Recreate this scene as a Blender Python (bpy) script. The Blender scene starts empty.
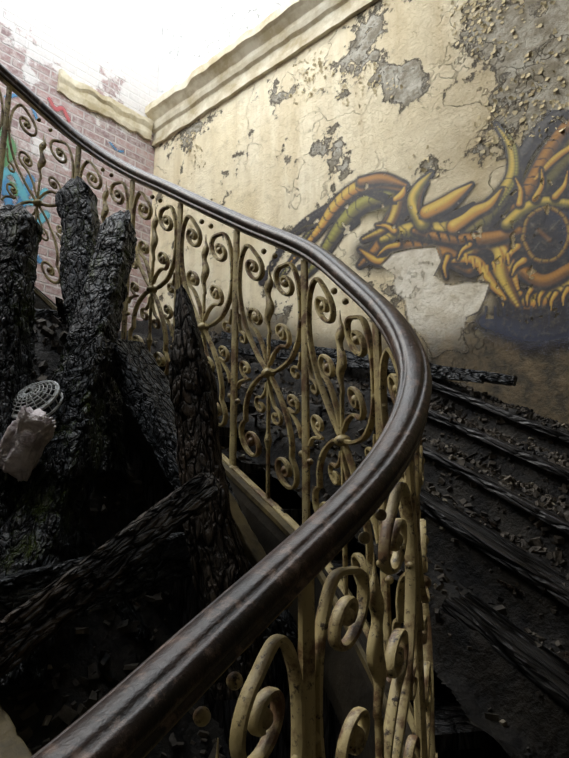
import bpy, bmesh, math, random
import numpy as np
from mathutils import Vector, Matrix, noise
random.seed(7); np.random.seed(7)
EYE=2.2
AL=math.radians(47.7); CA,SA=math.cos(AL),math.sin(AL)
N2=np.array([CA,SA]); M2=np.array([-SA,CA])
QR=3.0; ML=4.42; TOP=4.8; FL=-2.2
TOPLEVEL=[]
# ---------------------------------------------------------------- materials
def mat(name):
    m=bpy.data.materials.new(name); m.use_nodes=True
    nt=m.node_tree; nt.nodes.clear()
    o=nt.nodes.new('ShaderNodeOutputMaterial'); b=nt.nodes.new('ShaderNodeBsdfPrincipled')
    nt.links.new(b.outputs[0],o.inputs[0])
    return m,nt,b
def nd(nt,t,**k):
    n=nt.nodes.new(t)
    for a,v in k.items(): setattr(n,a,v)
    return n
def noi(nt,vec,scale,detail=6,rough=.6,dist=0):
    n=nd(nt,'ShaderNodeTexNoise'); n.inputs['Scale'].default_value=scale
    n.inputs['Detail'].default_value=detail; n.inputs['Roughness'].default_value=rough
    n.inputs['Distortion'].default_value=dist
    nt.links.new(vec,n.inputs['Vector']); return n.outputs['Fac']
def ramp(nt,fac,stops,interp='LINEAR'):
    r=nd(nt,'ShaderNodeValToRGB'); r.color_ramp.interpolation=interp
    e=r.color_ramp.elements
    while len(e)<len(stops): e.new(.5)
    for i,(p,c) in enumerate(stops):
        e[i].position=p; e[i].color=(c,c,c,1) if isinstance(c,float) else (*c,1)
    nt.links.new(fac,r.inputs[0]); return r.outputs[0]
def mix(nt,f,a,b,mode='MIX'):
    n=nd(nt,'ShaderNodeMix',data_type='RGBA',blend_type=mode)
    for s,v in ((n.inputs[0],f),(n.inputs[6],a),(n.inputs[7],b)):
        if isinstance(v,(int,float)): s.default_value=v
        elif isinstance(v,tuple): s.default_value=(*v,1)
        else: nt.links.new(v,s)
    return n.outputs[2]
def mth(nt,op,a,b=None,c=None,clamp=False):
    n=nd(nt,'ShaderNodeMath',operation=op,use_clamp=clamp)
    for i,v in enumerate((a,b,c)):
        if v is None: continue
        if isinstance(v,(int,float)): n.inputs[i].default_value=v
        else: nt.links.new(v,n.inputs[i])
    return n.outputs[0]
def bump(nt,b,h,strength,dist):
    n=nd(nt,'ShaderNodeBump'); n.inputs['Strength'].default_value=strength; n.inputs['Distance'].default_value=dist
    nt.links.new(h,n.inputs['Height']); nt.links.new(n.outputs[0],b.inputs['Normal'])
def ocoord(nt,sc=None):
    t=nd(nt,'ShaderNodeTexCoord').outputs['Object']
    if sc:
        m=nd(nt,'ShaderNodeMapping'); m.inputs['Scale'].default_value=sc
        nt.links.new(t,m.inputs[0]); return m.outputs[0]
    return t
def attr(nt,name):
    return nd(nt,'ShaderNodeAttribute',attribute_name=name)

def m_char(name,base=(.006,.007,.009),hi=(.070,.086,.105),moss=0.0,brown=0.0,scale=22,rough=.36,st=.5,bcol=(.06,.034,.017),spec=.55,crack=.13,bs=1.0,grainw=.8):  # default hi paints a bluish sheen into the char's base colour
    m,nt,b=mat(name); v=ocoord(nt,(1,1,st))
    def cells(sc,wd,amt):
        vo=nd(nt,'ShaderNodeTexVoronoi',feature='DISTANCE_TO_EDGE'); vo.inputs['Scale'].default_value=sc
        nz=nd(nt,'ShaderNodeTexNoise'); nz.inputs['Scale'].default_value=14; nz.inputs['Detail'].default_value=5; nt.links.new(v,nz.inputs['Vector'])
        s=nd(nt,'ShaderNodeVectorMath',operation='SCALE'); s.inputs['Scale'].default_value=amt; nt.links.new(nz.outputs['Color'],s.inputs[0])
        a=nd(nt,'ShaderNodeVectorMath',operation='ADD'); nt.links.new(v,a.inputs[0]); nt.links.new(s.outputs[0],a.inputs[1]); nt.links.new(a.outputs[0],vo.inputs['Vector'])
        return ramp(nt,vo.outputs['Distance'],[(0,0.0),(wd,1.0)])
    c1=cells(scale,crack,.11); c2=cells(scale*2.6,crack*1.3,.07)
    vs=ocoord(nt,(1,1,.08)); grain=noi(nt,vs,70,5,.7)
    n1=noi(nt,v,5,6); n2=noi(nt,v,40,6,.7)
    cell=mth(nt,'MULTIPLY',c1,mth(nt,'MULTIPLY_ADD',c2,.6,.4))
    c=mix(nt,ramp(nt,mth(nt,'ADD',mth(nt,'MULTIPLY',n2,.5),mth(nt,'MULTIPLY',grain,.5)),[(.44,0.0),(.66,1.0)]),base,hi)
    if brown>0:
        c=mix(nt,mth(nt,'MULTIPLY',ramp(nt,n1,[(.42,0.0),(.6,1.0)]),brown),c,bcol)
    c=mix(nt,cell,(.0010,.0010,.0010),c)
    if moss>0:
        c=mix(nt,mth(nt,'MULTIPLY',ramp(nt,noi(nt,v,5,8,.78),[(.50,0.0),(.58,1.0)]),moss),c,(.050,.068,.012))
    nt.links.new(c,b.inputs['Base Color'])
    nt.links.new(mth(nt,'MULTIPLY_ADD',n2,.5,rough-.2),b.inputs['Roughness'])
    nt.links.new(mth(nt,'MULTIPLY',cell,spec),b.inputs['Specular IOR Level'])
    bump(nt,b,mth(nt,'ADD',mth(nt,'MULTIPLY',cell,1.4),mth(nt,'ADD',mth(nt,'MULTIPLY',n2,.6),mth(nt,'MULTIPLY',grain,grainw))),bs,.012)
    return m
M_CHAR=m_char('charred_wood'); M_CHARM=m_char('charred_wood_mossy',moss=.8)
M_CHARB=m_char('charred_wood_brown',base=(.010,.008,.005),hi=(.075,.052,.034),brown=.6,scale=24,rough=.55,st=.3,spec=.3)
M_STEP=m_char('burnt_step',base=(.005,.005,.006),hi=(.034,.037,.043),scale=13,rough=.40,st=.2,brown=.3,bcol=(.034,.025,.017),spec=.45,bs=.6,grainw=.35)

def m_iron():
    m,nt,b=mat('chipped_cream_iron'); v=ocoord(nt)
    n1=noi(nt,v,14,8,.7); n2=noi(nt,v,60,6,.7); n3=noi(nt,v,3,3); n4=noi(nt,v,5,7,.65)
    c=mix(nt,ramp(nt,n3,[(.35,0.0),(.65,1.0)]),(.48,.39,.20),(.34,.275,.12))
    c=mix(nt,mth(nt,'MULTIPLY',ramp(nt,n4,[(.48,0.0),(.66,1.0)]),.75),c,(.14,.105,.05))
    c=mix(nt,ramp(nt,n1,[(.50,0.0),(.60,1.0)]),c,(.13,.072,.033))
    c=mix(nt,ramp(nt,n2,[(.56,0.0),(.64,1.0)]),c,(.03,.018,.011))
    nt.links.new(c,b.inputs['Base Color']); b.inputs['Roughness'].default_value=.46
    bump(nt,b,mth(nt,'ADD',n1,n2),.6,.003)
    return m
M_IRON=m_iron()
def m_rail():
    m,nt,b=mat('worn_dark_handrail'); v=ocoord(nt)
    n1=noi(nt,v,7,8,.65,.4); n2=noi(nt,v,90,5,.7); n3=noi(nt,v,28,6,.75)
    c=mix(nt,ramp(nt,n1,[(.40,0.0),(.68,1.0)]),(.010,.007,.006),(.045,.024,.017))
    c=mix(nt,ramp(nt,n3,[(.53,0.0),(.66,1.0)]),c,(.15,.10,.078))
    c=mix(nt,ramp(nt,n2,[(.58,0.0),(.68,1.0)]),c,(.004,.003,.003))
    nt.links.new(c,b.inputs['Base Color'])
    nt.links.new(mth(nt,'MULTIPLY_ADD',n3,.5,.12),b.inputs['Roughness'])
    b.inputs['Specular IOR Level'].default_value=.42
    bump(nt,b,mth(nt,'ADD',n2,mth(nt,'MULTIPLY',n3,1.5)),.5,.003)
    return m
M_RAIL=m_rail()

def m_plaster_right():
    m,nt,b=mat('peeling_cream_plaster'); v=ocoord(nt)
    n_big=noi(nt,v,.7,5,.55); n_mid=noi(nt,v,1.9,9,.62); n_f=noi(nt,v,9,8,.7); n_x=noi(nt,v,55,5,.7)
    sx=nd(nt,'ShaderNodeMapping'); sx.inputs['Scale'].default_value=(6,1,.6); nt.links.new(v,sx.inputs[0])
    drip=noi(nt,sx.outputs[0],1.0,7,.65)
    damp=attr(nt,'damp').outputs['Fac']; peel=attr(nt,'peel').outputs['Fac']; overlit=attr(nt,'overlit').outputs['Fac']; bare=attr(nt,'bare').outputs['Fac']
    och=attr(nt,'ochre').outputs['Fac']
    c=mix(nt,ramp(nt,n_big,[(.35,0.0),(.65,1.0)]),(.85,.73,.48),(.89,.82,.63))
    c=mix(nt,mth(nt,'MULTIPLY',ramp(nt,drip,[(.45,0.0),(.68,1.0)]),.55),c,(.56,.43,.23))
    c=mix(nt,mth(nt,'MULTIPLY',och,ramp(nt,n_mid,[(.32,0.25),(.56,1.0)])),c,(.35,.26,.12))
    c=mix(nt,mth(nt,'MULTIPLY',ramp(nt,n_f,[(.5,0.0),(.7,1.0)]),.45),c,(.38,.30,.16))
    pk=mth(nt,'ADD',mth(nt,'ADD',mth(nt,'MULTIPLY',n_mid,.66),mth(nt,'MULTIPLY',n_f,.34)),mth(nt,'MULTIPLY',peel,.17))
    mask=ramp(nt,pk,[(.576,0.0),(.584,1.0)])
    rim=mth(nt,'MULTIPLY',ramp(nt,pk,[(.559,0.0),(.575,1.0)]),mth(nt,'SUBTRACT',1.0,ramp(nt,pk,[(.584,0.0),(.596,1.0)])))
    under=mix(nt,ramp(nt,n_f,[(.42,0.0),(.58,1.0)]),(.64,.61,.52),(.22,.19,.13))
    under=mix(nt,mth(nt,'MULTIPLY',och,.5),under,(.20,.16,.09))
    c=mix(nt,mask,c,under)
    c=mix(nt,mth(nt,'MULTIPLY',rim,.85),c,(.07,.052,.03))
    c=mix(nt,bare,c,mix(nt,ramp(nt,n_f,[(.4,0.0),(.65,1.0)]),(.82,.77,.65),(.52,.45,.32)))
    vo=nd(nt,'ShaderNodeTexVoronoi',feature='DISTANCE_TO_EDGE'); vo.inputs['Scale'].default_value=1.6
    nzc=nd(nt,'ShaderNodeTexNoise'); nzc.inputs['Scale'].default_value=3; nzc.inputs['Detail'].default_value=7; nt.links.new(v,nzc.inputs['Vector'])
    ad=nd(nt,'ShaderNodeVectorMath',operation='ADD'); nt.links.new(v,ad.inputs[0]); nt.links.new(nzc.outputs['Color'],ad.inputs[1]); nt.links.new(ad.outputs[0],vo.inputs['Vector'])
    crack=mth(nt,'MULTIPLY',ramp(nt,vo.outputs['Distance'],[(0,1.0),(.009,0.0)]),ramp(nt,n_big,[(.47,0.0),(.57,1.0)]))
    c=mix(nt,mth(nt,'MULTIPLY',crack,.45),c,(.14,.10,.06))
    c=mix(nt,overlit,c,mix(nt,n_f,(.80,.80,.78),(.66,.66,.64)))  # overexposure above the cornice painted into the plaster colour
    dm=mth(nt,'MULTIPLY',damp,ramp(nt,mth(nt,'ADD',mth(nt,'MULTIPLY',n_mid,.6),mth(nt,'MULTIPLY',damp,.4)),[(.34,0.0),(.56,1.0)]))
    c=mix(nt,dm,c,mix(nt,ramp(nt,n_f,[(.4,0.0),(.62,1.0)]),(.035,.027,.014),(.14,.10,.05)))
    nt.links.new(c,b.inputs['Base Color']); b.inputs['Roughness'].default_value=.75
    h=mth(nt,'ADD',mth(nt,'MULTIPLY',mask,-1.0),mth(nt,'ADD',mth(nt,'MULTIPLY',n_f,.6),mth(nt,'MULTIPLY',n_x,.25)))
    bump(nt,b,mth(nt,'SUBTRACT',h,crack),.9,.025)
    return m
def m_plain_plaster(name,c1=(.22,.19,.13),c2=(.09,.075,.05)):
    m,nt,b=mat(name); v=ocoord(nt); n=noi(nt,v,2,8,.65)
    nt.links.new(mix(nt,ramp(nt,n,[(.4,0.0),(.6,1.0)]),c1,c2),b.inputs['Base Color']); b.inputs['Roughness'].default_value=.8
    bump(nt,b,noi(nt,v,12,8),.4,.02); return m
def m_brick():
    m,nt,b=mat('old_brick'); v=ocoord(nt)
    s=nd(nt,'ShaderNodeSeparateXYZ'); nt.links.new(v,s.inputs[0]); cb=nd(nt,'ShaderNodeCombineXYZ')
    nt.links.new(s.outputs[0],cb.inputs[0]); nt.links.new(s.outputs[2],cb.inputs[1])
    br=nd(nt,'ShaderNodeTexBrick'); nt.links.new(cb.outputs[0],br.inputs['Vector'])
    br.inputs['Scale'].default_value=1; br.inputs['Brick Width'].default_value=.215; br.inputs['Row Height'].default_value=.075
    br.inputs['Mortar Size'].default_value=.009; br.inputs['Mortar Smooth'].default_value=.3; br.inputs['Bias'].default_value=0
    br.inputs['Color1'].default_value=(.42,.27,.25,1); br.inputs['Color2'].default_value=(.25,.17,.17,1); br.inputs['Mortar'].default_value=(.54,.49,.47,1)
    n1=noi(nt,v,3,8,.65); n2=noi(nt,v,18,6,.7)
    c=mix(nt,ramp(nt,n2,[(.42,0.0),(.62,1.0)]),br.outputs['Color'],(.50,.43,.41))
    k=mth(nt,'ADD',n1,mth(nt,'MULTIPLY_ADD',s.outputs[2],.30,-1.05))
    k2=mth(nt,'MAXIMUM',ramp(nt,k,[(.50,0.0),(.54,1.0)]),ramp(nt,n1,[(.58,0.0),(.62,1.0)]))
    c=mix(nt,mth(nt,'MULTIPLY',k2,.72),c,(.76,.75,.73))
    nt.links.new(c,b.inputs['Base Color']); b.inputs['Roughness'].default_value=.85
    h=mth(nt,'ADD',mth(nt,'MULTIPLY',br.outputs['Fac'],mth(nt,'SUBTRACT',mth(nt,'MULTIPLY',k2,.6),1.0)),mth(nt,'MULTIPLY',n2,.5))
    bump(nt,b,h,.9,.015); return m
def m_simple(name,c1,c2,scale=8,rough=.7,bs=.4,spec=.3):
    m,nt,b=mat(name); v=ocoord(nt); n=noi(nt,v,scale,7,.65)
    nt.links.new(mix(nt,ramp(nt,n,[(.38,0.0),(.62,1.0)]),c1,c2),b.inputs['Base Color']); b.inputs['Roughness'].default_value=rough
    b.inputs['Specular IOR Level'].default_value=spec
    bump(nt,b,noi(nt,v,scale*4,6),bs,.01); return m
M_PLR=m_plaster_right(); M_PL=m_plain_plaster('low_bounce_plaster'); M_BR=m_brick()  # M_PL: kept dark on the unseen surfaces to cut light bounce
M_COR=m_simple('cornice_plaster',(.76,.70,.55),(.46,.38,.23),5,.75)
M_FLK=m_simple('paint_flake',(.72,.61,.38),(.38,.30,.16),12,.75)
M_PLF=m_simple('dirty_plaster_bits',(.30,.27,.21),(.12,.10,.07),12,.75)
M_RUB=m_simple('ash_rubble',(.012,.012,.013),(.090,.076,.060),6,.75,.8,.2)
M_HEAP=m_simple('ash_heap',(.005,.005,.006),(.026,.023,.019),14,.65,1.0,.2)
M_OLD=m_simple('scorched_painted_timber',(.15,.115,.05),(.012,.010,.008),5,.55,.6)
M_DRK=m_simple('soot_blackened_timber',(.035,.028,.018),(.008,.007,.006),4,.6,.6)
# ---------------------------------------------------------------- mesh helpers
def mkobj(name,verts,faces,m=None,parent=None,smooth=False,mw=None):
    me=bpy.data.meshes.new(name); me.from_pydata([tuple(v) for v in verts],[],faces); me.update()
    if m: me.materials.append(m)
    if smooth: me.polygons.foreach_set('use_smooth',[True]*len(me.polygons))
    o=bpy.data.objects.new(name,me); bpy.context.scene.collection.objects.link(o)
    if mw is not None: o.matrix_world=mw
    if parent: o.parent=parent
    else: TOPLEVEL.append(o)
    return o
def empty(name):
    e=bpy.data.objects.new(name,None); bpy.context.scene.collection.objects.link(e); TOPLEVEL.append(e); return e
class Acc:
    def __init__(s): s.v=[]; s.f=[]
    def add(s,v,f):
        b=len(s.v); s.v+= [tuple(q) for q in v]; s.f+=[tuple(b+i for i in q) for q in f]
    def box(s,c,ax,ay,az):
        c=Vector(c);ax=Vector(ax);ay=Vector(ay);az=Vector(az)
        v=[c+i*ax+j*ay+k*az for i in(-1,1) for j in(-1,1) for k in(-1,1)]
        s.add(v,[(0,1,3,2),(4,6,7,5),(0,4,5,1),(2,3,7,6),(0,2,6,4),(1,5,7,3)])
def cat(pts,n=10):
    P=np.array(pts,float); P=np.vstack([2*P[0]-P[1],P,2*P[-1]-P[-2]]); out=[]
    for i in range(1,len(P)-2):
        for t in np.linspace(0,1,n,endpoint=False):
            out.append(.5*((2*P[i])+(-P[i-1]+P[i+1])*t+(2*P[i-1]-5*P[i]+4*P[i+1]-P[i+2])*t*t+(-P[i-1]+3*P[i]-3*P[i+1]+P[i+2])*t**3))
    out.append(P[-2]); return np.array(out)
MR=Matrix(((SA,CA,0,QR*CA),(-CA,SA,0,QR*SA),(0,0,1,0),(0,0,0,1)))
MLm=Matrix(((CA,-SA,0,-ML*SA),(SA,CA,0,ML*CA),(0,0,1,0),(0,0,0,1)))
# ---------------------------------------------------------------- handrail curve
rp=[(-.75,-.12,-.54),(-.58,.12,-.45),(-.39,.36,-.35),(-.215,.61,-.255),(-.095,.79,-.165),(.01,.93,-.085),(.115,1.04,.002),(.20,1.15,.09),(.27,1.27,.195),(.31,1.39,.32),(.285,1.53,.48),(.205,1.70,.65),(.09,1.89,.84),(-.13,2.13,1.05),(-.34,2.32,1.24),(-.53,2.50,1.42),(-.74,2.67,1.60),(-.95,2.79,1.78),(-1.13,2.83,1.93),(-1.25,2.81,2.03),(-1.37,2.77,2.13),(-1.49,2.71,2.22),(-1.72,2.54,2.41),(-1.9,2.3,2.6)]
D=cat(rp,24)
def resamp(D,step):
    s=np.r_[0,np.cumsum(np.linalg.norm(np.diff(D[:,:2],axis=0),axis=1))]
    q=np.arange(0,s[-1],step); return np.c_[[np.interp(q,s,D[:,i]) for i in range(3)]].T,q
D,Sq=resamp(D,.01)
for _ in range(30):
    D[1:-1]=.25*D[:-2]+.5*D[1:-1]+.25*D[2:]
D,Sq=resamp(D,.01)
Tg=np.gradient(D[:,:2],axis=0); Tg/=np.linalg.norm(Tg,axis=1)[:,None]
for _ in range(20): Tg[1:-1]=.25*Tg[:-2]+.5*Tg[1:-1]+.25*Tg[2:]
Tg/=np.linalg.norm(Tg,axis=1)[:,None]
SL=np.gradient(D[:,2],Sq)
SMAX=Sq[-1]
def cv(s):
    return np.array([np.interp(s,Sq,D[:,i]) for i in range(3)])
def tg(s):
    t=np.array([np.interp(s,Sq,Tg[:,i]) for i in range(2)]); return t/np.linalg.norm(t)
def Nn(s):
    t=tg(s); return Vector((t[1],-t[0],0))
def sweep(acc,pts,ns,a,b,cap=True):
    n=len(pts); pts=[Vector(p) for p in pts]
    base=[(1,.5),(.6,1),(-.6,1),(-1,.5),(-1,-.5),(-.6,-1),(.6,-1),(1,-.5)]
    V=[];F=[]
    for i in range(n):
        t=(pts[min(i+1,n-1)]-pts[max(i-1,0)]).normalized(); N=ns[i]; bi=t.cross(N)
        if bi.length<1e-6: bi=Vector((0,0,1))
        bi.normalize()
        aa=a[i] if hasattr(a,'__len__') else a; bb=b[i] if hasattr(b,'__len__') else b
        for x,y in base: V.append(pts[i]+bi*(x*aa)+N*(y*bb))
    for i in range(n-1):
        for j in range(8):
            F.append((i*8+j,i*8+(j+1)%8,(i+1)*8+(j+1)%8,(i+1)*8+j))
    if cap: F.append(tuple(range(7,-1,-1))); F.append(tuple((n-1)*8+j for j in range(8)))
    acc.add(V,F)
balus=empty('staircase_balustrade')
half=[(0,.036),(.014,.0345),(.021,.031),(.0245,.024),(.029,.027),(.036,.024),(.042,.014),(.0435,.004),(.040,-.006),(.033,-.010),(.033,-.015),(.037,-.018),(.035,-.026),(.026,-.031),(.012,-.033)]
half=[(x*.88,y*.86) for x,y in half]
prof=half+[(-x,y) for x,y in half[::-1] if x>0]
V=[];F=[];n=len(prof)
idx=list(range(0,len(Sq),2))
for i in idx:
    p=Vector(D[i]); N=Vector((Tg[i][1],-Tg[i][0],0)); t=Vector((Tg[i][0],Tg[i][1],SL[i])).normalized(); B=N.cross(t)
    if B.z<0: B=-B
    for x,y in prof: V.append(p+N*x+B*y)
for k in range(len(idx)-1):
    for j in range(n): F.append((k*n+j,k*n+(j+1)%n,(k+1)*n+(j+1)%n,(k+1)*n+j))
F.append(tuple(range(n))); F.append(tuple((len(idx)-1)*n+j for j in range(n-1,-1,-1)))
mkobj('handrail',V,F,M_RAIL,balus,True)
H=.92
def PP(s,v,off=0.):
    p=cv(s); N=Nn(s); return Vector((p[0],p[1],p[2]-.042-(H-v)))+N*off
iron=Acc()
ss=np.arange(.02,SMAX-.02,.025)
sweep(iron,[PP(s,H+.008) for s in ss],[Nn(s) for s in ss],.005,.018)
sweep(iron,[PP(s,.0) for s in ss],[Nn(s) for s in ss],.007,.016)
L=.37
i0=np.argmin(np.hypot(D[:,0]-.033,D[:,1]-.955)); s0=Sq[i0]
posts=[s0+k*L for k in range(-8,20) if .03<s0+k*L<SMAX-.03]
def plane_curve(pts2,sc,a,b):
    P=[PP(sc+x,y) for x,y in pts2]; NS=[Nn(sc+x) for x,y in pts2]
    sweep(iron,P,NS,a,b)
def spiral(cx,cy,a0,turn,r0,r1,n=46):
    return [(cx+(r0+(r1-r0)*(t**.8))*math.cos(a0+turn*t),cy+(r0+(r1-r0)*(t**.8))*math.sin(a0+turn*t)) for t in np.linspace(0,1,n)]
TP=2*math.pi
def ball(c,r,sc=(1,1,1)):
    V=[];F=[];nu,nv=10,7
    for j in range(nv+1):
        ph=math.pi*j/nv
        for i in range(nu):
            V.append(Vector(c)+Vector((r*sc[0]*math.sin(ph)*math.cos(TP*i/nu),r*sc[1]*math.sin(ph)*math.sin(TP*i/nu),r*sc[2]*math.cos(ph))))
    for j in range(nv):
        for i in range(nu): F.append((j*nu+i,j*nu+(i+1)%nu,(j+1)*nu+(i+1)%nu,(j+1)*nu+i))
    iron.add(V,F)
for s in posts:
    vs=np.linspace(-.05,H,10)
    P=[PP(s,v) for v in vs]
    sweep(iron,P,[Nn(s)]*len(P),.0140,.009)
    ball(PP(s,-.01),.024,(1,1,.7))
for s in posts[:-1]:
    c=s+L/2
    for sg in (-1,1):
        # heart lobe: from the central collar out along the post, over the top, curling in to a volute
        cu=spiral(.088,.800,math.radians(115),TP*1.35,.060,.011)
        body=cat([(.010,.445),(.055,.475),(.118,.545),(.157,.640),(.165,.740),(.153,.825),(.118,.880),cu[0]],8)[:-1]
        plane_curve([(sg*x,y) for x,y in [tuple(p) for p in body]+cu],c,.0060,.0105)
        ic=spiral(.070,.610,math.radians(-60),TP*1.3,.044,.010,34)
        ib=cat([(.006,.470),(.030,.520),(.062,.560),ic[0]],6)[:-1]
        plane_curve([(sg*x,y) for x,y in [tuple(p) for p in ib]+ic],c,.0054,.0095)
        # inverted heart below with bottom volute
        sd2=spiral(.085,.150,math.radians(60),-TP*1.4,.066,.013)
        sb2=cat([(.010,.430),(.050,.395),(.095,.330),(.118,.260),sd2[0]],8)[:-1]
        plane_curve([(sg*x,y) for x,y in [tuple(p) for p in sb2]+sd2],c,.0060,.0105)
        su=spiral(.122,.395,math.radians(-120),TP*1.2,.036,.009,28)
        s3=cat([(.165,.300),(.152,.330),(.128,.350),su[0]],5)[:-1]
        plane_curve([(sg*x,y) for x,y in [tuple(p) for p in s3]+su],c,.005,.0085)
        # small inner curls of the lower heart
        sv=spiral(.040,.300,math.radians(100),-TP*1.15,.032,.008,28)
        s4=cat([(.006,.400),(.014,.365),sv[0]],6)[:-1]
        plane_curve([(sg*x,y) for x,y in [tuple(p) for p in s4]+sv],c,.0048,.008)
        # corner curl between lobe and post
        sw=spiral(.140,.500,math.radians(60),TP*.95,.026,.007,22)
        plane_curve([(sg*x,y) for x,y in [(.165,.585),(.162,.555)]+sw],c,.0045,.008)
        for (bx,by) in ((.088,.800),(.070,.610),(.085,.150)): ball(PP(c+sg*bx,by),.0150)
        for (bx,by) in ((.166,.69),(.122,.395),(.165,.25),(.030,.885)): ball(PP(c+sg*bx,by),.011)
    vs=np.linspace(0.0,.84,70); A=[];Bb=[]
    for v in vs:
        w=.0062
        w+=.013*math.exp(-((v-.67)/.035)**2)+.010*math.exp(-((v-.76)/.024)**2)
        w*= 1 if v<.78 else max(.12,(.84-v)/.06)
        w+=.006*math.exp(-((v-.20)/.018)**2)
        A.append(w); Bb.append(min(w,.011))
    P=[PP(c+(.006*math.sin((v-.5)*60) if .58<v<.80 else 0),v) for v in vs]
    sweep(iron,P,[Nn(c)]*70,A,Bb)
    ball(PP(c,.437),.026,(1,1,.7)); ball(PP(c,.20),.014,(1,1,.8))
mkobj('wrought_iron_panels',iron.v,iron.f,M_IRON,balus,True)
bpy.data.objects['wrought_iron_panels'].data.set_sharp_from_angle(angle=math.radians(50))
# ---------------------------------------------------------------- staircase
stairs=empty('curved_staircase'); st=Acc(); DZ=-.042-H-.05
def outer(s):
    p=cv(s)[:2]; N=Nn(s); nn=np.array([N.x,N.y]); best=1.5
    for w,q in ((N2,QR),(M2,ML)):
        dn=nn@w
        if dn>1e-3: best=min(best,(q-p@w)/dn)
    best=max(.4,best-.01); return p+nn*best
rise=.165
zz=D[:,2]+DZ
bounds=[0.0]; z=zz[0]
while True:
    k=np.argmax(zz>z+rise)
    if k==0: break
    bounds.append(Sq[k]); z+=rise
bounds.append(SMAX)
for i in range(len(bounds)-1):
    a,b_=bounds[i],bounds[i+1]; top=zz[0]+rise*i+rise*.35
    for (zt,zb,ex) in ((top,top-.035,0),(top-.035,top-.95,1)):
        q5=np.linspace(a-.025 if (i and not ex) else a,b_,5)
        I=[cv(q)[:2] for q in q5];O=[outer(q) for q in q5]
        V=[];F=[];m=5
        for zq in (zt,zb):
            for p in I: V.append((*p,zq))
            for p in O: V.append((*p,zq))
        for j in range(m-1):
            F+= [(j,j+1,m+j+1,m+j),(2*m+j,3*m+j,3*m+j+1,2*m+j+1),(j,2*m+j,2*m+j+1,j+1),(m+j,m+j+1,3*m+j+1,3*m+j)]
        F+=[(0,m,3*m,2*m),(m-1,3*m-1,4*m-1,2*m-1)]
        st.add(V,F)
mkobj('treads',st.v,st.f,M_STEP,stairs)
sk=Acc()
P=[Vector((*cv(s)[:2],cv(s)[2]+DZ-.10))-Nn(s)*.02 for s in ss]
sweep(sk,P,[Nn(s) for s in ss],.12,.018)
mkobj('string_board',sk.v,sk.f,M_DRK,stairs)
sk=Acc()
P=[Vector((*cv(s)[:2],cv(s)[2]+DZ+.035))-Nn(s)*.005 for s in ss]
sweep(sk,P,[Nn(s) for s in ss],.012,.035)
mkobj('string_capping',sk.v,sk.f,M_OLD,stairs)
# ---------------------------------------------------------------- walls
MUR=[((0,0),(-3.05,3.12)),((0,260),(-3.02,.97)),((320,0),(-.73,1.98)),((320,260),(-.85,.64))]
A=[];B=[]
for (u,v),(a,z) in MUR:
    A.append([u,v,1,0,0,0,-u*a,-v*a]);B.append(a); A.append([0,0,0,u,v,1,-u*z,-v*z]);B.append(z)
Hm=np.append(np.linalg.solve(np.array(A),np.array(B)),1).reshape(3,3); Hi=np.linalg.inv(Hm)
def happ(M,x,y):
    w=M[2,0]*x+M[2,1]*y+M[2,2]; return (M[0,0]*x+M[0,1]*y+M[0,2])/w,(M[1,0]*x+M[1,1]*y+M[1,2])/w
def sst(x,a,b):
    t=np.clip((x-a)/(b-a),0,1); return t*t*(3-2*t)
def wall(name,mw,x0,x1,z0,z1,step,m,attrs=None,ragged=.0):
    nx=int((x1-x0)/step)+1; nz=int((z1-z0)/step)+1
    X=np.linspace(x0,x1,nx); Z=np.linspace(z0,z1,nz)
    GX,GZ=np.meshgrid(X,Z)
    GZ2=GZ.copy()
    if ragged:
        rg=np.array([ragged*(noise.noise(Vector((x*1.3,0,0)))+.5*noise.noise(Vector((x*6,3,0)))) for x in X])
        GZ2=GZ+ (sst(GZ,z1-.6,z1))*rg[None,:]
    V=np.c_[GX.ravel(),np.zeros(GX.size),GZ2.ravel()]
    F=[(j*nx+i,j*nx+i+1,(j+1)*nx+i+1,(j+1)*nx+i) for j in range(nz-1) for i in range(nx-1)]
    nb=len(V); V=V.tolist()
    t=.28
    for i in range(nx): x,_,z=V[(nz-1)*nx+i]; V.append([x,t,z])
    for i in range(nx-1): F.append(((nz-1)*nx+i,(nz-1)*nx+i+1,nb+i+1,nb+i))
    b2=len(V)
    for i in range(nx): V.append([X[i],t,z0])
    for i in range(nx-1): F.append((nb+i,nb+i+1,b2+i+1,b2+i))
    o=mkobj(name,V,F,m,None,False,mw)
    if attrs:
        for k,fn in attrs.items():
            val=fn(GX,GZ).ravel(); full=np.zeros(len(V)); full[:val.size]=val
            at=o.data.attributes.new(k,'FLOAT','POINT'); at.data.foreach_set('value',full.astype(np.float32))
    return o
def inpoly(x,y,poly):
    c=np.zeros(x.shape,bool); n=len(poly)
    for i in range(n):
        x1,y1=poly[i]; x2,y2=poly[(i+1)%n]
        if y1==y2: continue
        k=((y1>y)!=(y2>y))&(x<(x2-x1)*(y-y1)/(y2-y1)+x1); c^=k
    return c
patch=[(p[0]-255,p[1]-110) for p in [(381,266),(392,254),(412,249),(436,247),(441,262),(434,276),(446,286),(470,282),(489,284),(484,300),(478,312),(466,318),(462,335),(467,352),(448,350),(432,357),(424,340),(408,322),(404,300),(392,290),(396,276)]]
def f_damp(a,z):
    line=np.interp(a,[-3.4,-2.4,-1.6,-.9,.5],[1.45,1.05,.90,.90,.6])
    return 1-sst(z,line-.12,line+.30)
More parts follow.
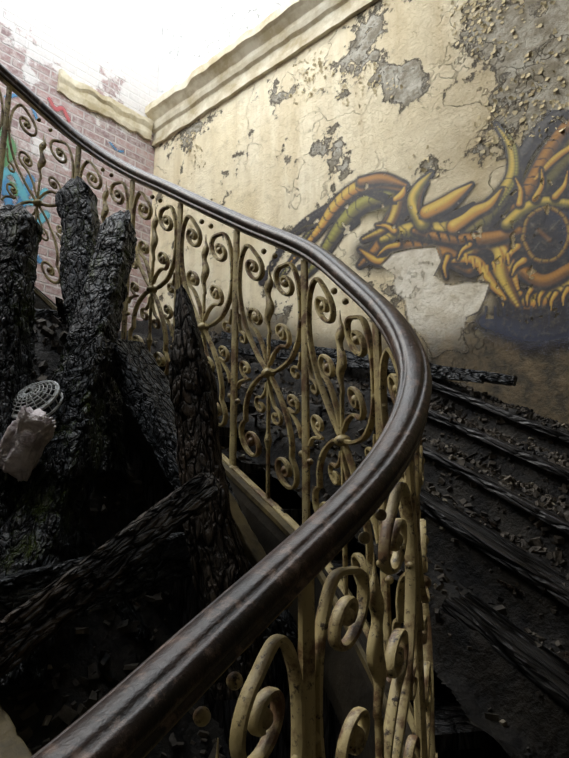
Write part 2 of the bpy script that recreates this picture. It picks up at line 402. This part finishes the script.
def f_peel(a,z):
    u,v=happ(Hi,a,z); r=np.zeros_like(a)
    for (cu,cv_,ru,rv,s) in ((235,-80,40,45,1),(275,-70,60,60,1),(305,-90,60,60,1),(250,0,35,60,.6),(90,-45,50,28,.6),(150,-28,45,22,.75),(300,20,40,60,.9),(60,-20,60,15,.45),(225,235,40,25,.8),(300,190,30,30,.7),(175,60,20,15,.3)):
        r=np.maximum(r,s*np.exp(-((u-cu)/ru)**2-((v-cv_)/rv)**2))
    return np.where(z>3.2,.2,r)
def f_och(a,z):
    return sst(a,-2.3,-.8)*.92+.08
def f_overlit(a,z): return sst(z,3.6,3.75)  # overexposed top of the wall, whitened in the base colour
def f_bare(a,z):
    u,v=happ(Hi,a,z); return inpoly(u,v,patch).astype(float)
wall('wall_right',MR,-4.42,2.4,FL,TOP,.015,M_PLR,dict(damp=f_damp,peel=f_peel,ochre=f_och,overlit=f_overlit,bare=f_bare),.25)
wall('wall_left',MLm,-2.4,3.0,FL,TOP,.05,M_BR,None,.3)
MB=Matrix(((-SA,-CA,0,-2.4*CA),(CA,-SA,0,-2.4*SA),(0,0,1,0),(0,0,0,1)))
wall('unseen_wall_back',MB,-2.4,4.42,FL,TOP,.3,M_PL)  # out of view, added so light enters only from above
MF=Matrix(((-CA,SA,0,2.4*SA),(-SA,-CA,0,-2.4*CA),(0,0,1,0),(0,0,0,1)))
wall('unseen_wall_front',MF,-3.0,2.4,FL,TOP,.3,M_PL)  # also out of view, added to close off side light
fa=Acc(); cxy=N2*.3+M2*1.0
fa.box((cxy[0],cxy[1],FL-.05),(CA*2.98,SA*2.98,0),(-SA*3.7,CA*3.7,0),(0,0,.05)); mkobj('floor',fa.v,fa.f,M_HEAP)
ce=Acc(); mc=(-2.4+1.3)/2; cxy=N2*.3+M2*mc
ce.box((cxy[0],cxy[1],TOP+.10),(CA*2.98,SA*2.98,0),(-SA*1.85,CA*1.85,0),(0,0,.1)); mkobj('unseen_ceiling',ce.v,ce.f,M_PL)  # unseen partial cover, added to steer light in from the far corner
def cornice(name,mw,x0,x1,prof,m,rag=0.,n=60):
    V=[];F=[];k=len(prof)
    for i in range(n):
        x=x0+(x1-x0)*i/(n-1)
        r=1-rag*max(0,noise.noise(Vector((x*4,1,2)))*1.6+.2) if rag else 1
        for (d,z) in prof:
            V.append((x,-d*r,z+(rag*.05*noise.noise(Vector((x*9,z*9,0))))))
    for i in range(n-1):
        for j in range(k-1): F.append((i*k+j,(i+1)*k+j,(i+1)*k+j+1,i*k+j+1))
    F.append(tuple(range(k))); F.append(tuple((n-1)*k+j for j in range(k-1,-1,-1)))
    return mkobj(name,V,F,m,None,False,mw)
cp=[(-.02,3.38),(.035,3.38),(.035,3.43),(.02,3.44),(.02,3.52),(.045,3.54),(.055,3.58),(.055,3.62),(.10,3.67),(.13,3.69),(.13,3.76),(.10,3.79),(-.02,3.80)]
cornice('trim_1',MR,-4.42,2.4,cp,M_COR,.25,220)
cp2=[(-.02,3.42),(.03,3.42),(.04,3.47),(.04,3.52),(.06,3.56),(.06,3.61),(-.02,3.64)]
cornice('trim_2',MLm,2.0,2.93,cp2,M_COR,.8,90)
# ---------------------------------------------------------------- mural
W_,H_=321,261
U,Vv=np.meshgrid(np.arange(W_),np.arange(H_)); U=U.astype(float);Vv=Vv.astype(float)
col=np.zeros((H_,W_,3)); alp=np.zeros((H_,W_))
def comp(c,a):
    global col,alp
    na=a+alp*(1-a); m=na>1e-5
    col=np.where(m[...,None],(c*a[...,None]+col*(alp*(1-a))[...,None])/np.maximum(na,1e-5)[...,None],col); alp=na
def field(pts,rad):
    P=cat([(x-255,y-110,r) for (x,y),r in zip(pts,rad)],10)
    d=np.full(U.shape,9.);d2=d.copy()
    for x,y,r in P:
        r=max(r,.6)
        d=np.minimum(d,np.hypot(U-x,Vv-y)/r); d2=np.minimum(d2,np.hypot(U-x+.3*r,Vv-y+.45*r)/r)
    return d,d2
YEL=np.array((.64,.45,.065));ORG=np.array((.42,.185,.022));OLV=np.array((.12,.10,.02));BLK=np.array((.009,.007,.012));BRN=np.array((.13,.055,.014));NAV=np.array((.016,.022,.05));GRN=np.array((.34,.32,.055));GRY=np.array((.09,.085,.08))
def stroke(pts,rad,hi=YEL,mid=ORG,edge=BLK,outline=True,op=1.):
    if not hasattr(rad,'__len__'): rad=[rad]*len(pts)
    if outline:
        d,_=field(pts,[r+3.0 for r in rad]); comp(np.broadcast_to(BLK,col.shape),op*.95*(1-sst(d,.70,1.08)))
    d,d2=field(pts,rad)
    t=sst(d2,.0,.75)[...,None]; c=hi*(1-t)+mid*t
    t2=sst(d2,.7,1.3)[...,None]; c=c*(1-t2)+edge*t2
    comp(c,op*(1-sst(d,.85,1.06)))
def glow(pts,rad,c,op):
    d,_=field(pts,rad); comp(np.broadcast_to(c,col.shape),op*(1-sst(d,.1,1.)))
def ribs(pts,rad,n,c=BLK,w=.9):
    P=cat(pts,12); R_=np.interp(np.linspace(0,1,len(P)),np.linspace(0,1,len(rad)),rad)
    for k in np.linspace(2,len(P)-3,n).astype(int):
        t=P[k+1]-P[k-1]; t/=np.linalg.norm(t)+1e-6; nn=np.array((-t[1],t[0])); r=R_[k]
        stroke([P[k]-nn*r*.9,P[k]+t*r*.5,P[k]+nn*r*.9],[w,w*.8,w],c,c,c,False,.8)
def blade(x,y,dx,dy,r=3.,hi=YEL,mid=ORG):
    stroke([(x,y),(x+dx*.5-dy*.12,y+dy*.5+dx*.12),(x+dx,y+dy)],[r,r*.65,.5],hi,mid)
glow([(370,255),(430,250),(500,265),(570,250)],[26,36,54,58],BLK,.92)
glow([(440,240),(500,250),(560,240)],[30,42,50],BLK,.92)
glow([(400,225),(440,225),(490,215)],[18,26,24],BLK,.7)
glow([(485,322),(530,332),(575,325)],[20,32,32],NAV,.97)
glow([(505,305),(550,318),(575,310)],[20,26,26],BLK,.97)
glow([(565,110),(560,160),(568,230)],[26,34,40],NAV,.9)
glow([(560,120),(570,160),(570,190)],[18,22,24],BLK,.95)
glow([(510,200),(540,180),(575,140)],[24,30,34],OLV,.85)
glow([(340,215),(365,205),(390,205)],[14,22,20],OLV,.8)
stroke([(350,202),(320,213),(290,238),(262,283)],[2.5,2.2,1.6,.8],GRY,BLK)
stroke([(344,212),(312,232),(292,262),(276,285)],[3,2.4,1.8,.8],GRN,OLV)
stroke([(356,222),(335,240),(322,262),(300,268)],[2.5,2.2,1.6,.8],GRY,BLK)
stroke([(356,190),(325,222),(305,228),(286,240)],[2.5,2.2,1.6,.8],OLV,BLK)
stroke([(404,207),(392,222),(382,245),(360,266)],[7,8,7,2],ORG,BRN)
stroke([(392,186),(398,205),(388,228),(364,240)],[6,6,5,2],YEL,BRN)
p_=[(390,196),(362,206),(342,226),(318,262),(300,282)];r_=[8,8,7,4,1]
stroke(p_,r_,GRN,OLV); ribs(p_,r_,9)
p_=[(402,187),(380,183),(356,190),(336,207),(318,232),(292,262)];r_=[6,8,7,6,4,1.2]
stroke(p_,r_,YEL,ORG); ribs(p_[1:],r_[1:],12)
stroke([(362,183),(384,180),(406,186)],[5,6,2],ORG,BRN)
stroke([(368,194),(384,198),(396,204)],[3,5,2],BLK,BLK,outline=False)
stroke([(405,188),(402,196),(396,200)],[1,4,3],YEL,ORG,outline=False)
stroke([(360,250),(378,262),(392,258)],[1,4,2],YEL,ORG)
p_=[(518,212),(535,182),(552,150),(575,118)];r_=[8,9,8,7]
stroke(p_,r_,ORG,BRN); ribs(p_,r_,10)
stroke([(528,225),(548,190),(575,158)],[8,10,9],OLV,BLK)
stroke([(512,200),(522,160),(545,128),(575,108)],[3,6,6,5],GRY,BLK)
stroke([(536,180),(556,160),(575,146)],[2,4,3],YEL,ORG,outline=False)
stroke([(386,243),(415,246),(450,258),(470,272)],[6,9,9,4],ORG,BRN)
p_=[(500,285),(525,303),(552,298),(578,282)];r_=[8,9,9,7]
stroke(p_,r_,YEL,ORG); ribs(p_,r_,8)
for i in range(6): blade(508+i*12,292+3*math.sin(i*2),-5,16,3,YEL,ORG)
stroke([(520,270),(545,283),(575,268)],[6,8,7],ORG,BRN)
p_=[(466,262),(480,244),(500,250),(503,280),(518,307)];r_=[7,11,12,10,3]
stroke(p_,r_,YEL,BRN)
stroke([(480,258),(488,256),(492,268)],[4,6,3],BLK,BLK,outline=False)
stroke([(452,262),(476,262),(490,282),(505,300)],[2,5,5,2],YEL,ORG)
stroke([(500,244),(510,262),(518,290)],[3,5,2],YEL,ORG,outline=False)
p_=[(383,241),(410,232),(440,234),(472,228),(497,205),(513,178),(512,150),(497,125)];r_=[4,9,12,12,10,7,5,1]
stroke(p_,r_,YEL,OLV); ribs(p_[:6],r_[:6],16)
stroke([(415,232),(450,240),(490,240),(520,232)],[3,6,8,5],ORG,BRN)
stroke([(424,226),(414,205),(419,190),(432,173)],[8,7,6,1],YEL,OLV)
stroke([(421,218),(420,204),(425,186)],[3,3,1],BRN,BLK,outline=False)
stroke([(428,214),(446,205),(458,196),(472,185)],[8,8,6,1],YEL,ORG)
stroke([(455,228),(475,214),(490,206),(502,190)],[8,7,5,1],YEL,ORG)
stroke([(440,222),(458,214),(474,204)],[2,4,2],BLK,BLK,outline=False)
stroke([(508,226),(524,212),(545,203),(575,206)],[7,7,6,5],YEL,OLV)
stroke([(505,128),(516,150),(516,180),(500,206)],[1,2.5,2.5,1.5],GRN,OLV,outline=False)
for (x,y,dx,dy,r) in ((520,205,-4,-26,3.5),(536,200,6,-30,4),(556,198,12,-26,4),(395,232,-18,-6,3),(398,246,-20,10,3.5),(430,250,-4,20,3),(448,258,-2,20,3),(470,246,-12,14,3),(518,248,-10,16,4),(524,262,-12,14,4)):
    blade(x,y,dx,dy,r)
glow([(545,236),(548,238)],[27,27],BLK,1.)
p_=[(523,240),(529,219),(548,209),(565,219),(569,240),(556,260),(535,260),(523,240)]
stroke(p_,2.6,np.array((.34,.22,.035)),BRN,outline=False); ribs(p_,[4]*8,18,BLK,.8)
stroke([(532,225),(545,238),(560,250)],2,GRY,BLK,outline=False); stroke([(560,222),(546,237),(534,252)],2,GRY,BLK,outline=False)
stroke([(540,233),(551,243)],[5,5],BRN,BLK)
for i in range(9):
    x=402+i*9; y=240+3*math.sin(i)
    stroke([(x,y-4),(x+3,y+4)],[1.8,1.0],BLK,BLK,outline=False)
for i in range(7):
    x=466+i*7; y=268-abs(i-3)*4
    stroke([(x,y),(x+1,y+9)],[2.4,.6],YEL,ORG,outline=False)
for i in range(10):
    x=486+i*9; stroke([(x,308),(x+random.uniform(-1,1),334+random.uniform(0,26))],[2.,.8],BLK,NAV,outline=False,op=.8)
stroke(([(x+255,y+110) for x,y in patch]+[(patch[0][0]+255,patch[0][1]+110)]),1.5,np.array((.12,.09,.05)),np.array((.10,.08,.05)),outline=False,op=.85)
alp=alp*(1-inpoly(U,Vv,patch))
nz=np.array([[noise.noise(Vector((u*.06,v*.06,1)))+.6*noise.noise(Vector((u*.2,v*.2,5))) for u in range(W_)] for v in range(H_)])
alp=alp*(1-sst(nz,.56,.60)*.9)
au,az=happ(Hm,U,Vv)
keep=alp>.03
ids=-np.ones(keep.shape,int)
fk=keep[:-1,:-1]|keep[1:,:-1]|keep[:-1,1:]|keep[1:,1:]
need=np.zeros(keep.shape,bool); need[:-1,:-1]|=fk;need[1:,:-1]|=fk;need[:-1,1:]|=fk;need[1:,1:]|=fk
ids[need]=np.arange(need.sum())
V=np.c_[au[need],np.full(need.sum(),-.004),az[need]].tolist()
jj,ii=np.nonzero(fk)
F=np.c_[ids[jj+1,ii],ids[jj+1,ii+1],ids[jj,ii+1],ids[jj,ii]].tolist()
def paintmat(name):
    m,nt,b=mat(name); at=attr(nt,'paint'); v=ocoord(nt); n=noi(nt,v,30,7,.7)
    nt.links.new(mix(nt,mth(nt,'MULTIPLY',ramp(nt,n,[(.5,0.0),(.7,1.0)]),.3),at.outputs['Color'],(.22,.17,.09)),b.inputs['Base Color'])
    nt.links.new(mth(nt,'MULTIPLY',at.outputs['Alpha'],ramp(nt,noi(nt,v,9,9,.75),[(.60,1.0),(.66,.15)])),b.inputs['Alpha'])
    b.inputs['Roughness'].default_value=.55; bump(nt,b,n,.3,.01); return m
M_PAINT=paintmat('spray_paint')
mu=mkobj('graffiti_mural',V,F,M_PAINT,None,False,MR)
ca=mu.data.color_attributes.new('paint','FLOAT_COLOR','POINT')
ca.data.foreach_set('color',np.c_[col[need],alp[need]].astype(np.float32).ravel())
def tag(name,strokes,x0,x1,z0,z1,res=.012):
    nx=int((x1-x0)/res);nz_=int((z1-z0)/res)
    GX,GZ=np.meshgrid(np.linspace(x0,x1,nx),np.linspace(z0,z1,nz_)); c=np.zeros((nz_,nx,3)); a=np.zeros((nz_,nx))
    for pts,r,cc in strokes:
        P=cat(pts,10); d=np.full(GX.shape,9.)
        for x,y in P: d=np.minimum(d,np.hypot(GX-x,GZ-y))
        k=1-sst(d,r*.5,r*1.2); c=np.where((k>.05)[...,None],np.array(cc),c); a=np.maximum(a,k*.9)
    V=np.c_[GX.ravel(),np.full(GX.size,-.006),GZ.ravel()].tolist()
    F=[(j*nx+i,j*nx+i+1,(j+1)*nx+i+1,(j+1)*nx+i) for j in range(nz_-1) for i in range(nx-1) if a[j:j+2,i:i+2].max()>.03]
    o=mkobj(name,V,F,M_PAINT,None,False,MLm)
    ca=o.data.color_attributes.new('paint','FLOAT_COLOR','POINT')
    ca.data.foreach_set('color',np.c_[c.reshape(-1,3),a.ravel()].astype(np.float32).ravel())
BL=(.05,.25,.48);RD=(.50,.08,.09);GR=(.08,.26,.09);CY=(.10,.42,.52)
tag('graffiti_tag',[([(1.3,2.6),(1.5,2.85),(1.68,2.75),(1.6,2.5),(1.75,2.4)],.05,GR),([(1.45,2.1),(1.6,2.5),(1.75,2.2),(1.85,2.55)],.045,BL),([(1.5,1.9),(1.75,1.85),(1.9,2.15),(2.0,2.3)],.04,CY),([(1.55,2.35),(1.7,2.55),(1.85,2.35),(1.98,2.5)],.03,CY),
 ([(1.65,1.75),(1.8,2.0),(1.98,1.9)],.03,BL),([(1.94,3.32),(2.0,3.26),(2.06,3.30),(2.12,3.22)],.022,RD),([(2.0,3.16),(2.05,3.2),(2.12,3.16)],.014,RD),([(1.6,3.15),(1.75,3.25),(1.85,3.1)],.018,BL),([(2.52,3.20),(2.6,3.16),(2.66,3.18)],.012,BL)],1.2,2.9,1.6,3.5)
fl=Acc()
def flake(a,z,sz):
    ang=random.uniform(0,TP); n1=5; V=[];curl=random.uniform(.2,.9)
    for i in range(n1):
        for j in (-1,0,1):
            x=(i/(n1-1))*sz; lift=.002+curl*(x/sz)**2*sz*.6
            w=sz*.5*(1-.5*abs(i-1.5)/3)*random.uniform(.6,1.2)
            V.append((a+x*math.cos(ang)-j*w*math.sin(ang),-lift,z+x*math.sin(ang)+j*w*math.cos(ang)))
    F=[(i*3+j,(i+1)*3+j,(i+1)*3+j+1,i*3+j+1) for i in range(n1-1) for j in range(2)]
    fl.add(V,F)
cnt=0
while cnt<700:
    a=random.uniform(-4.3,0.2);z=random.uniform(1.9,3.35)
    pr=float(f_peel(np.array([[a]]),np.array([[z]]))[0,0]); g=noise.noise(Vector((a*2.2,z*2.2,4)))
    if random.random()< max(0,pr*.8+g*.7-.25):
        flake(a,z,random.uniform(.008,.028)); cnt+=1
mkobj('peeling_paint_flakes',fl.v,fl.f,M_FLK,None,True,MR)
# ---------------------------------------------------------------- collapsed terraces of burnt stair + debris
def zwall(a): return np.interp(a,[-4.4,-3.2,-1.55,-.87,.3,1.5],[1.6,1.2,.66,.32,-.35,-1.0])
RS=.14
def heapz(a,q,ns=1.):
    c=(3-q+.03*noise.noise(Vector((a*2,1,1))))*.45/RS; f=math.floor(c); fr=c-f
    k=f+float(sst(np.array(fr),.82,.98))
    return float(zwall(a))-k*RS+.02+ns*(.025*noise.noise(Vector((a*3,q*3,0)))+.025*noise.noise(Vector((a*9,q*9,2)))+.016*noise.noise(Vector((a*24,q*24,5))))
V=[];F=[];na,nq=320,200
for i in range(na):
    a=-4.2+5.2*i/(na-1)
    for j in range(nq):
        q=1.35+1.63*j/(nq-1); x,y=N2*q-M2*a
        V.append((x,y,heapz(a,q)))
def sd(x,y):
    k=np.argmin((D[:,0]-x)**2+(D[:,1]-y)**2); return (x-D[k,0])*Tg[k][1]-(y-D[k,1])*Tg[k][0],k
okv=[sd(v[0],v[1])[0]>.10 for v in V]
for i in range(na-1):
    for j in range(nq-1):
        f=(i*nq+j,(i+1)*nq+j,(i+1)*nq+j+1,i*nq+j+1)
        if all(okv[k] for k in f): F.append(f)
mkobj('charred_debris_heap',V,F,M_HEAP,None,True)
def pilez(x,y):
    l=float(sst(np.array(-x),.15,1.0)); f=float(sst(np.array(y),1.8,2.45)); g=float(sst(np.array(-x),.5,1.1))*f
    return -.98+.36*l+.62*f*l+.50*f+.25*g+.12*noise.noise(Vector((x*2.5,y*2.5,7)))+.07*noise.noise(Vector((x*8,y*8,3)))+.03*noise.noise(Vector((x*22,y*22,3)))
V=[];F=[];nx_,ny_=200,200
for i in range(nx_):
    for j in range(ny_):
        x=-3.2+3.6*i/(nx_-1); y=-.4+3.6*j/(ny_-1); V.append((x,y,pilez(x,y)))
okv=[]
for v in V:
    okv.append(sd(v[0],v[1])[0]<-.03 and (v[0]*M2[0]+v[1]*M2[1])<4.35 and v[0]*N2[0]+v[1]*N2[1]>-2.3)
for i in range(nx_-1):
    for j in range(ny_-1):
        f=(i*ny_+j,(i+1)*ny_+j,(i+1)*ny_+j+1,i*ny_+j+1)
        if all(okv[k] for k in f): F.append(f)
mkobj('burnt_rubble_pile',V,F,M_HEAP,None,True)
ch=Acc(); chw=Acc(); spl=Acc()
def chip(p,s,acc,long=False):
    R=Matrix.Rotation(random.uniform(0,TP),3,Vector((random.gauss(0,1),random.gauss(0,1),random.gauss(0,1))).normalized())
    d=(s*random.uniform(.5,1.4),s*random.uniform(.4,1),s*random.uniform(.3,.7))
    if long:
        R=Matrix.Rotation(random.uniform(0,TP),3,'Z')@Matrix.Rotation(random.gauss(0,.15)+.3,3,'Y')
        d=(s*random.uniform(4,9),s*random.uniform(.5,1.0),s*random.uniform(.4,.7))
    V=[Vector(p)+R@Vector((i*d[0]*random.uniform(.8,1.1),j*d[1]*random.uniform(.7,1.2),k*d[2]*random.uniform(.7,1.2))) for i in(-1,1) for j in(-1,1) for k in(-1,1)]
    acc.add(V,[(0,1,3,2),(4,6,7,5),(0,4,5,1),(2,3,7,6),(0,2,6,4),(1,5,7,3)])
for _ in range(15000):
    a=random.uniform(-3.6,.6); q=2.96-abs(random.gauss(0,.75))
    if q<1.40: continue
    x,y=N2*q-M2*a
    if sd(x,y)[0]<.12: continue
    r=random.random()
    if r<.025: chip((x,y,heapz(a,q)+.004),.009,chw)
    elif r<.035 and q<2.8: chip((x,y,heapz(a,q)+.008),random.choice([.006,.009]),spl,True)
    else: chip((x,y,heapz(a,q)+.003),random.choice([.004,.005,.007,.009,.012,.015]),ch)
for _ in range(3800):
    x=random.uniform(-1.9,.3);y=random.uniform(.8,3.0)
    if sd(x,y)[0]>-.06: continue
    r=random.random()
    if r<.02: chip((x,y,pilez(x,y)+.008),.015,chw)
    elif r<.06:
        if sd(x,y)[0]<-.22: chip((x,y,pilez(x,y)+.015),random.choice([.010,.014]),spl,True)
    else: chip((x,y,pilez(x,y)+.006),random.choice([.008,.012,.018,.026]),ch)
mkobj('rubble_fragments',ch.v,ch.f,M_RUB)
mkobj('plaster_fragments',chw.v,chw.f,M_PLF)
mkobj('charred_splinters',spl.v,spl.f,M_CHARB)
# ---------------------------------------------------------------- charred timbers
def timber(name,p0,p1,w,h,m,seed=0,taper0=1.,taper1=1.,roll=0.,wob=.012,amp=.006,pt=0,lump=.016,e=.28,step=.008,k=60):
    p0=Vector(p0);p1=Vector(p1);ax=(p1-p0);Ln=ax.length;ax.normalize()
    up=Vector((0,0,1)) if abs(ax.z)<.9 else Vector((0,1,0))
    sx=ax.cross(up).normalized(); sy=ax.cross(sx).normalized()
    R=Matrix.Rotation(roll,3,ax); sx=R@sx;sy=R@sy
    n=max(12,int(Ln/step)); V=[];F=[]
    for i in range(n+1):
        t=i/n; tp=taper0*(1-t)+taper1*t
        ox=wob*noise.noise(Vector((t*3,seed,0))); oy=wob*noise.noise(Vector((t*3,seed,9)))
        for j in range(k):
            th=TP*(j+.5)/k; c,s_=math.cos(th),math.sin(th)
            x=math.copysign(abs(c)**e,c)*w/2*tp; y=math.copysign(abs(s_)**e,s_)*h/2*tp
            zl=t*Ln; q=Vector((x,y,zl))
            pp=1.
            if pt:
                tt=t+.5*pt*noise.noise(Vector((x*18,y*18,seed)))
                if tt<pt: pp=max(.06,(max(tt,0)/pt)**.55)
            dd,_=noise.voronoi(Vector((x*24+seed,y*24,zl*13+noise.noise(q*9)*1.0)))
            e_=min(.25,dd[1]-dd[0])/.25
            r=pp*(1+ (amp*(e_-.8)+lump*noise.noise(Vector((x*7,y*7+seed,zl*4)))+lump*.5*noise.noise(Vector((x*25,y*25+seed,zl*9))))/(max(w,h)/2))
            V.append((ox+x*r,oy+y*r,zl))
    for i in range(n):
        for j in range(k): F.append((i*k+j,i*k+(j+1)%k,(i+1)*k+(j+1)%k,(i+1)*k+j))
    F.append(tuple(range(k-1,-1,-1))); F.append(tuple(n*k+j for j in range(k)))
    mw=Matrix(((sx.x,sy.x,ax.x,p0.x),(sx.y,sy.y,ax.y,p0.y),(sx.z,sy.z,ax.z,p0.z),(0,0,0,1)))
    return mkobj(name,V,F,m,None,True,mw)
T='charred_timber'
timber(T,(-1.02,2.66,1.56),(-.70,2.34,.1),.18,.14,M_CHARM,1,.85,1,.3,pt=.07,lump=.020,amp=.010)
timber(T+'.001',(-.72,2.48,1.29),(-.79,1.84,-.5),.16,.15,M_CHARM,2,.75,1.3,.2,pt=.06,lump=.020,amp=.010)
timber(T+'.002',(-1.03,2.12,1.13),(-.95,1.98,-.3),.17,.13,M_CHARM,3,.9,1.1,.1,pt=.05,lump=.020,amp=.010)
timber(T+'.003',(-.35,1.91,.72),(-.13,1.77,-.5),.13,.11,M_CHARB,4,.8,1.15,.2,.02,.007,.22,.02)
P4=dict(wob=.004,amp=.004,lump=.007,e=.16)
timber(T+'.004',(-.17,1.50,.07),(-.72,1.15,-.42),.12,.08,M_CHARB,5,.85,1.2,.25,pt=.05,**P4)
timber(T+'.005',(-.66,2.36,.62),(.06,1.98,-.40),.20,.12,M_CHAR,6,.9,1,.2)
timber(T+'.006',(-1.3,2.36,.72),(-.93,2.68,.88),.06,.06,M_CHAR,7)
timber(T+'.007',(-1.3,2.2,.75),(-.5,2.2,-.45),.13,.1,M_CHAR,8,**P4)
timber(T+'.008',(-.9,1.25,-.3),(-.3,1.9,-.14),.05,.14,M_CHAR,19,**P4)
timber('scorched_plank',(-.60,1.22,-.32),(-.38,1.06,-.47),.05,.025,M_OLD,10,**P4)
timber('scorched_plank.001',(-.30,2.03,.20),(.0,1.80,-.28),.06,.03,M_OLD,11,**P4)
J='fallen_joist'
timber(J,(-.41,3.90,1.13),(1.10,2.80,.585),.05,.045,M_CHAR,12,**P4)
timber(J+'.001',(-.40,3.84,1.02),(.96,2.84,.60),.045,.04,M_CHAR,13,**P4)
PB=dict(wob=.006,amp=.001,lump=.004,e=.16,k=40)
for k in range(1,6):
    q=3-k*RS/.45+.075; a0=[0,-1.75,-1.62,-1.42,-1.15,-.80][k]; a1=[0,-.15,-.05,.0,.1,.3][k]
    p0=N2*(q+.01*k)-M2*a0; p1=N2*(q-.03)-M2*a1
    z0=float(zwall(a0))-(k-1)*RS+.032; z1=float(zwall(a1))-(k-1)*RS+.032
    timber('burnt_floorboard'+('' if k==1 else '.%03d'%(k-1)),(*p0,z0),(*p1,z1),.15,.032,M_STEP,14+k,**PB)
# ---------------------------------------------------------------- wire fan grille & bundle
gr=Acc()
def ring(R,z,r):
    c=Vector((0,0,z)); n_=40
    P=[c+Vector((R*math.cos(TP*i/n_),R*math.sin(TP*i/n_),0)) for i in range(n_+1)]
    sweep(gr,P,[Vector((0,0,1))]*(n_+1),r,r,cap=False)
for i in range(7): ring(.018+.011*i,.03*(1-(i/6)**2),.0018)
ring(.09,-.005,.005); ring(.086,-.04,.004)
for i in range(16):
    a=TP*i/16; P=[Vector((r*math.cos(a),r*math.sin(a),.03*(1-((r-.018)/.068)**2) if r<.086 else 0)) for r in np.linspace(.012,.09,8)]+[Vector((.086*math.cos(a),.086*math.sin(a),-.04))]
    sweep(gr,P,[Vector((-math.sin(a),math.cos(a),0))]*len(P),.0018,.0018)
M_WH=m_simple('dusty_white_metal',(.50,.52,.52),(.25,.25,.24),20,.5,.2)
M_CL=m_simple('crumpled_white_cloth',(.66,.60,.61),(.34,.29,.30),14,.8,1.0)
mwf=Matrix.Translation((-.865,2.03,.365))@Matrix.Rotation(math.radians(-20),4,'Z')@Matrix.Rotation(math.radians(52),4,'X')
mkobj('wire_fan_grille',gr.v,gr.f,M_WH,None,True,mwf)
bm=bmesh.new(); bmesh.ops.create_icosphere(bm,subdivisions=5,radius=1)
for v in bm.verts:
    c=v.co.copy(); k=abs(noise.noise(c*1.6))*.45+abs(noise.noise(c*3.3+Vector((3,1,2))))*.4+abs(noise.noise(c*8))*.12
    e=.5; d=Vector([math.copysign(abs(q)**e,q) for q in c])
    v.co=Vector((d.x*.066,d.y*.048,d.z*.110))*(1.12-k)
me=bpy.data.meshes.new('crumpled_bundle'); bm.to_mesh(me); bm.free(); me.materials.append(M_CL)
me.polygons.foreach_set('use_smooth',[True]*len(me.polygons))
o=bpy.data.objects.new('crumpled_bundle',me); bpy.context.scene.collection.objects.link(o); o.location=(-.835,1.94,.20); o.rotation_euler=(.2,.40,.1); TOPLEVEL.append(o)
# ---------------------------------------------------------------- light, world, camera
w=bpy.data.worlds.new('sky'); bpy.context.scene.world=w; w.use_nodes=True
bg=w.node_tree.nodes['Background']; bg.inputs[0].default_value=(.92,.96,1,1); bg.inputs[1].default_value=5.3
sl=bpy.data.lights.new('sun','SUN'); sl.energy=1.6; sl.angle=math.radians(20); sl.color=(1,.93,.80)
so=bpy.data.objects.new('sun',sl); bpy.context.scene.collection.objects.link(so)
so.rotation_euler=Vector((-.75,.10,1.)).to_track_quat('Z','Y').to_euler(); TOPLEVEL.append(so)
cd=bpy.data.cameras.new('camera'); cd.sensor_fit='VERTICAL'; cd.sensor_height=24; cd.lens=24*600/758; cd.clip_start=.02
co=bpy.data.objects.new('camera',cd); bpy.context.scene.collection.objects.link(co); co.rotation_euler=(math.radians(102),0,0); TOPLEVEL.append(co)
bpy.context.scene.camera=co
bpy.context.scene.view_settings.view_transform='Standard'
for o in TOPLEVEL: o.location.z+=EYE
print('ok',len(bpy.data.objects))
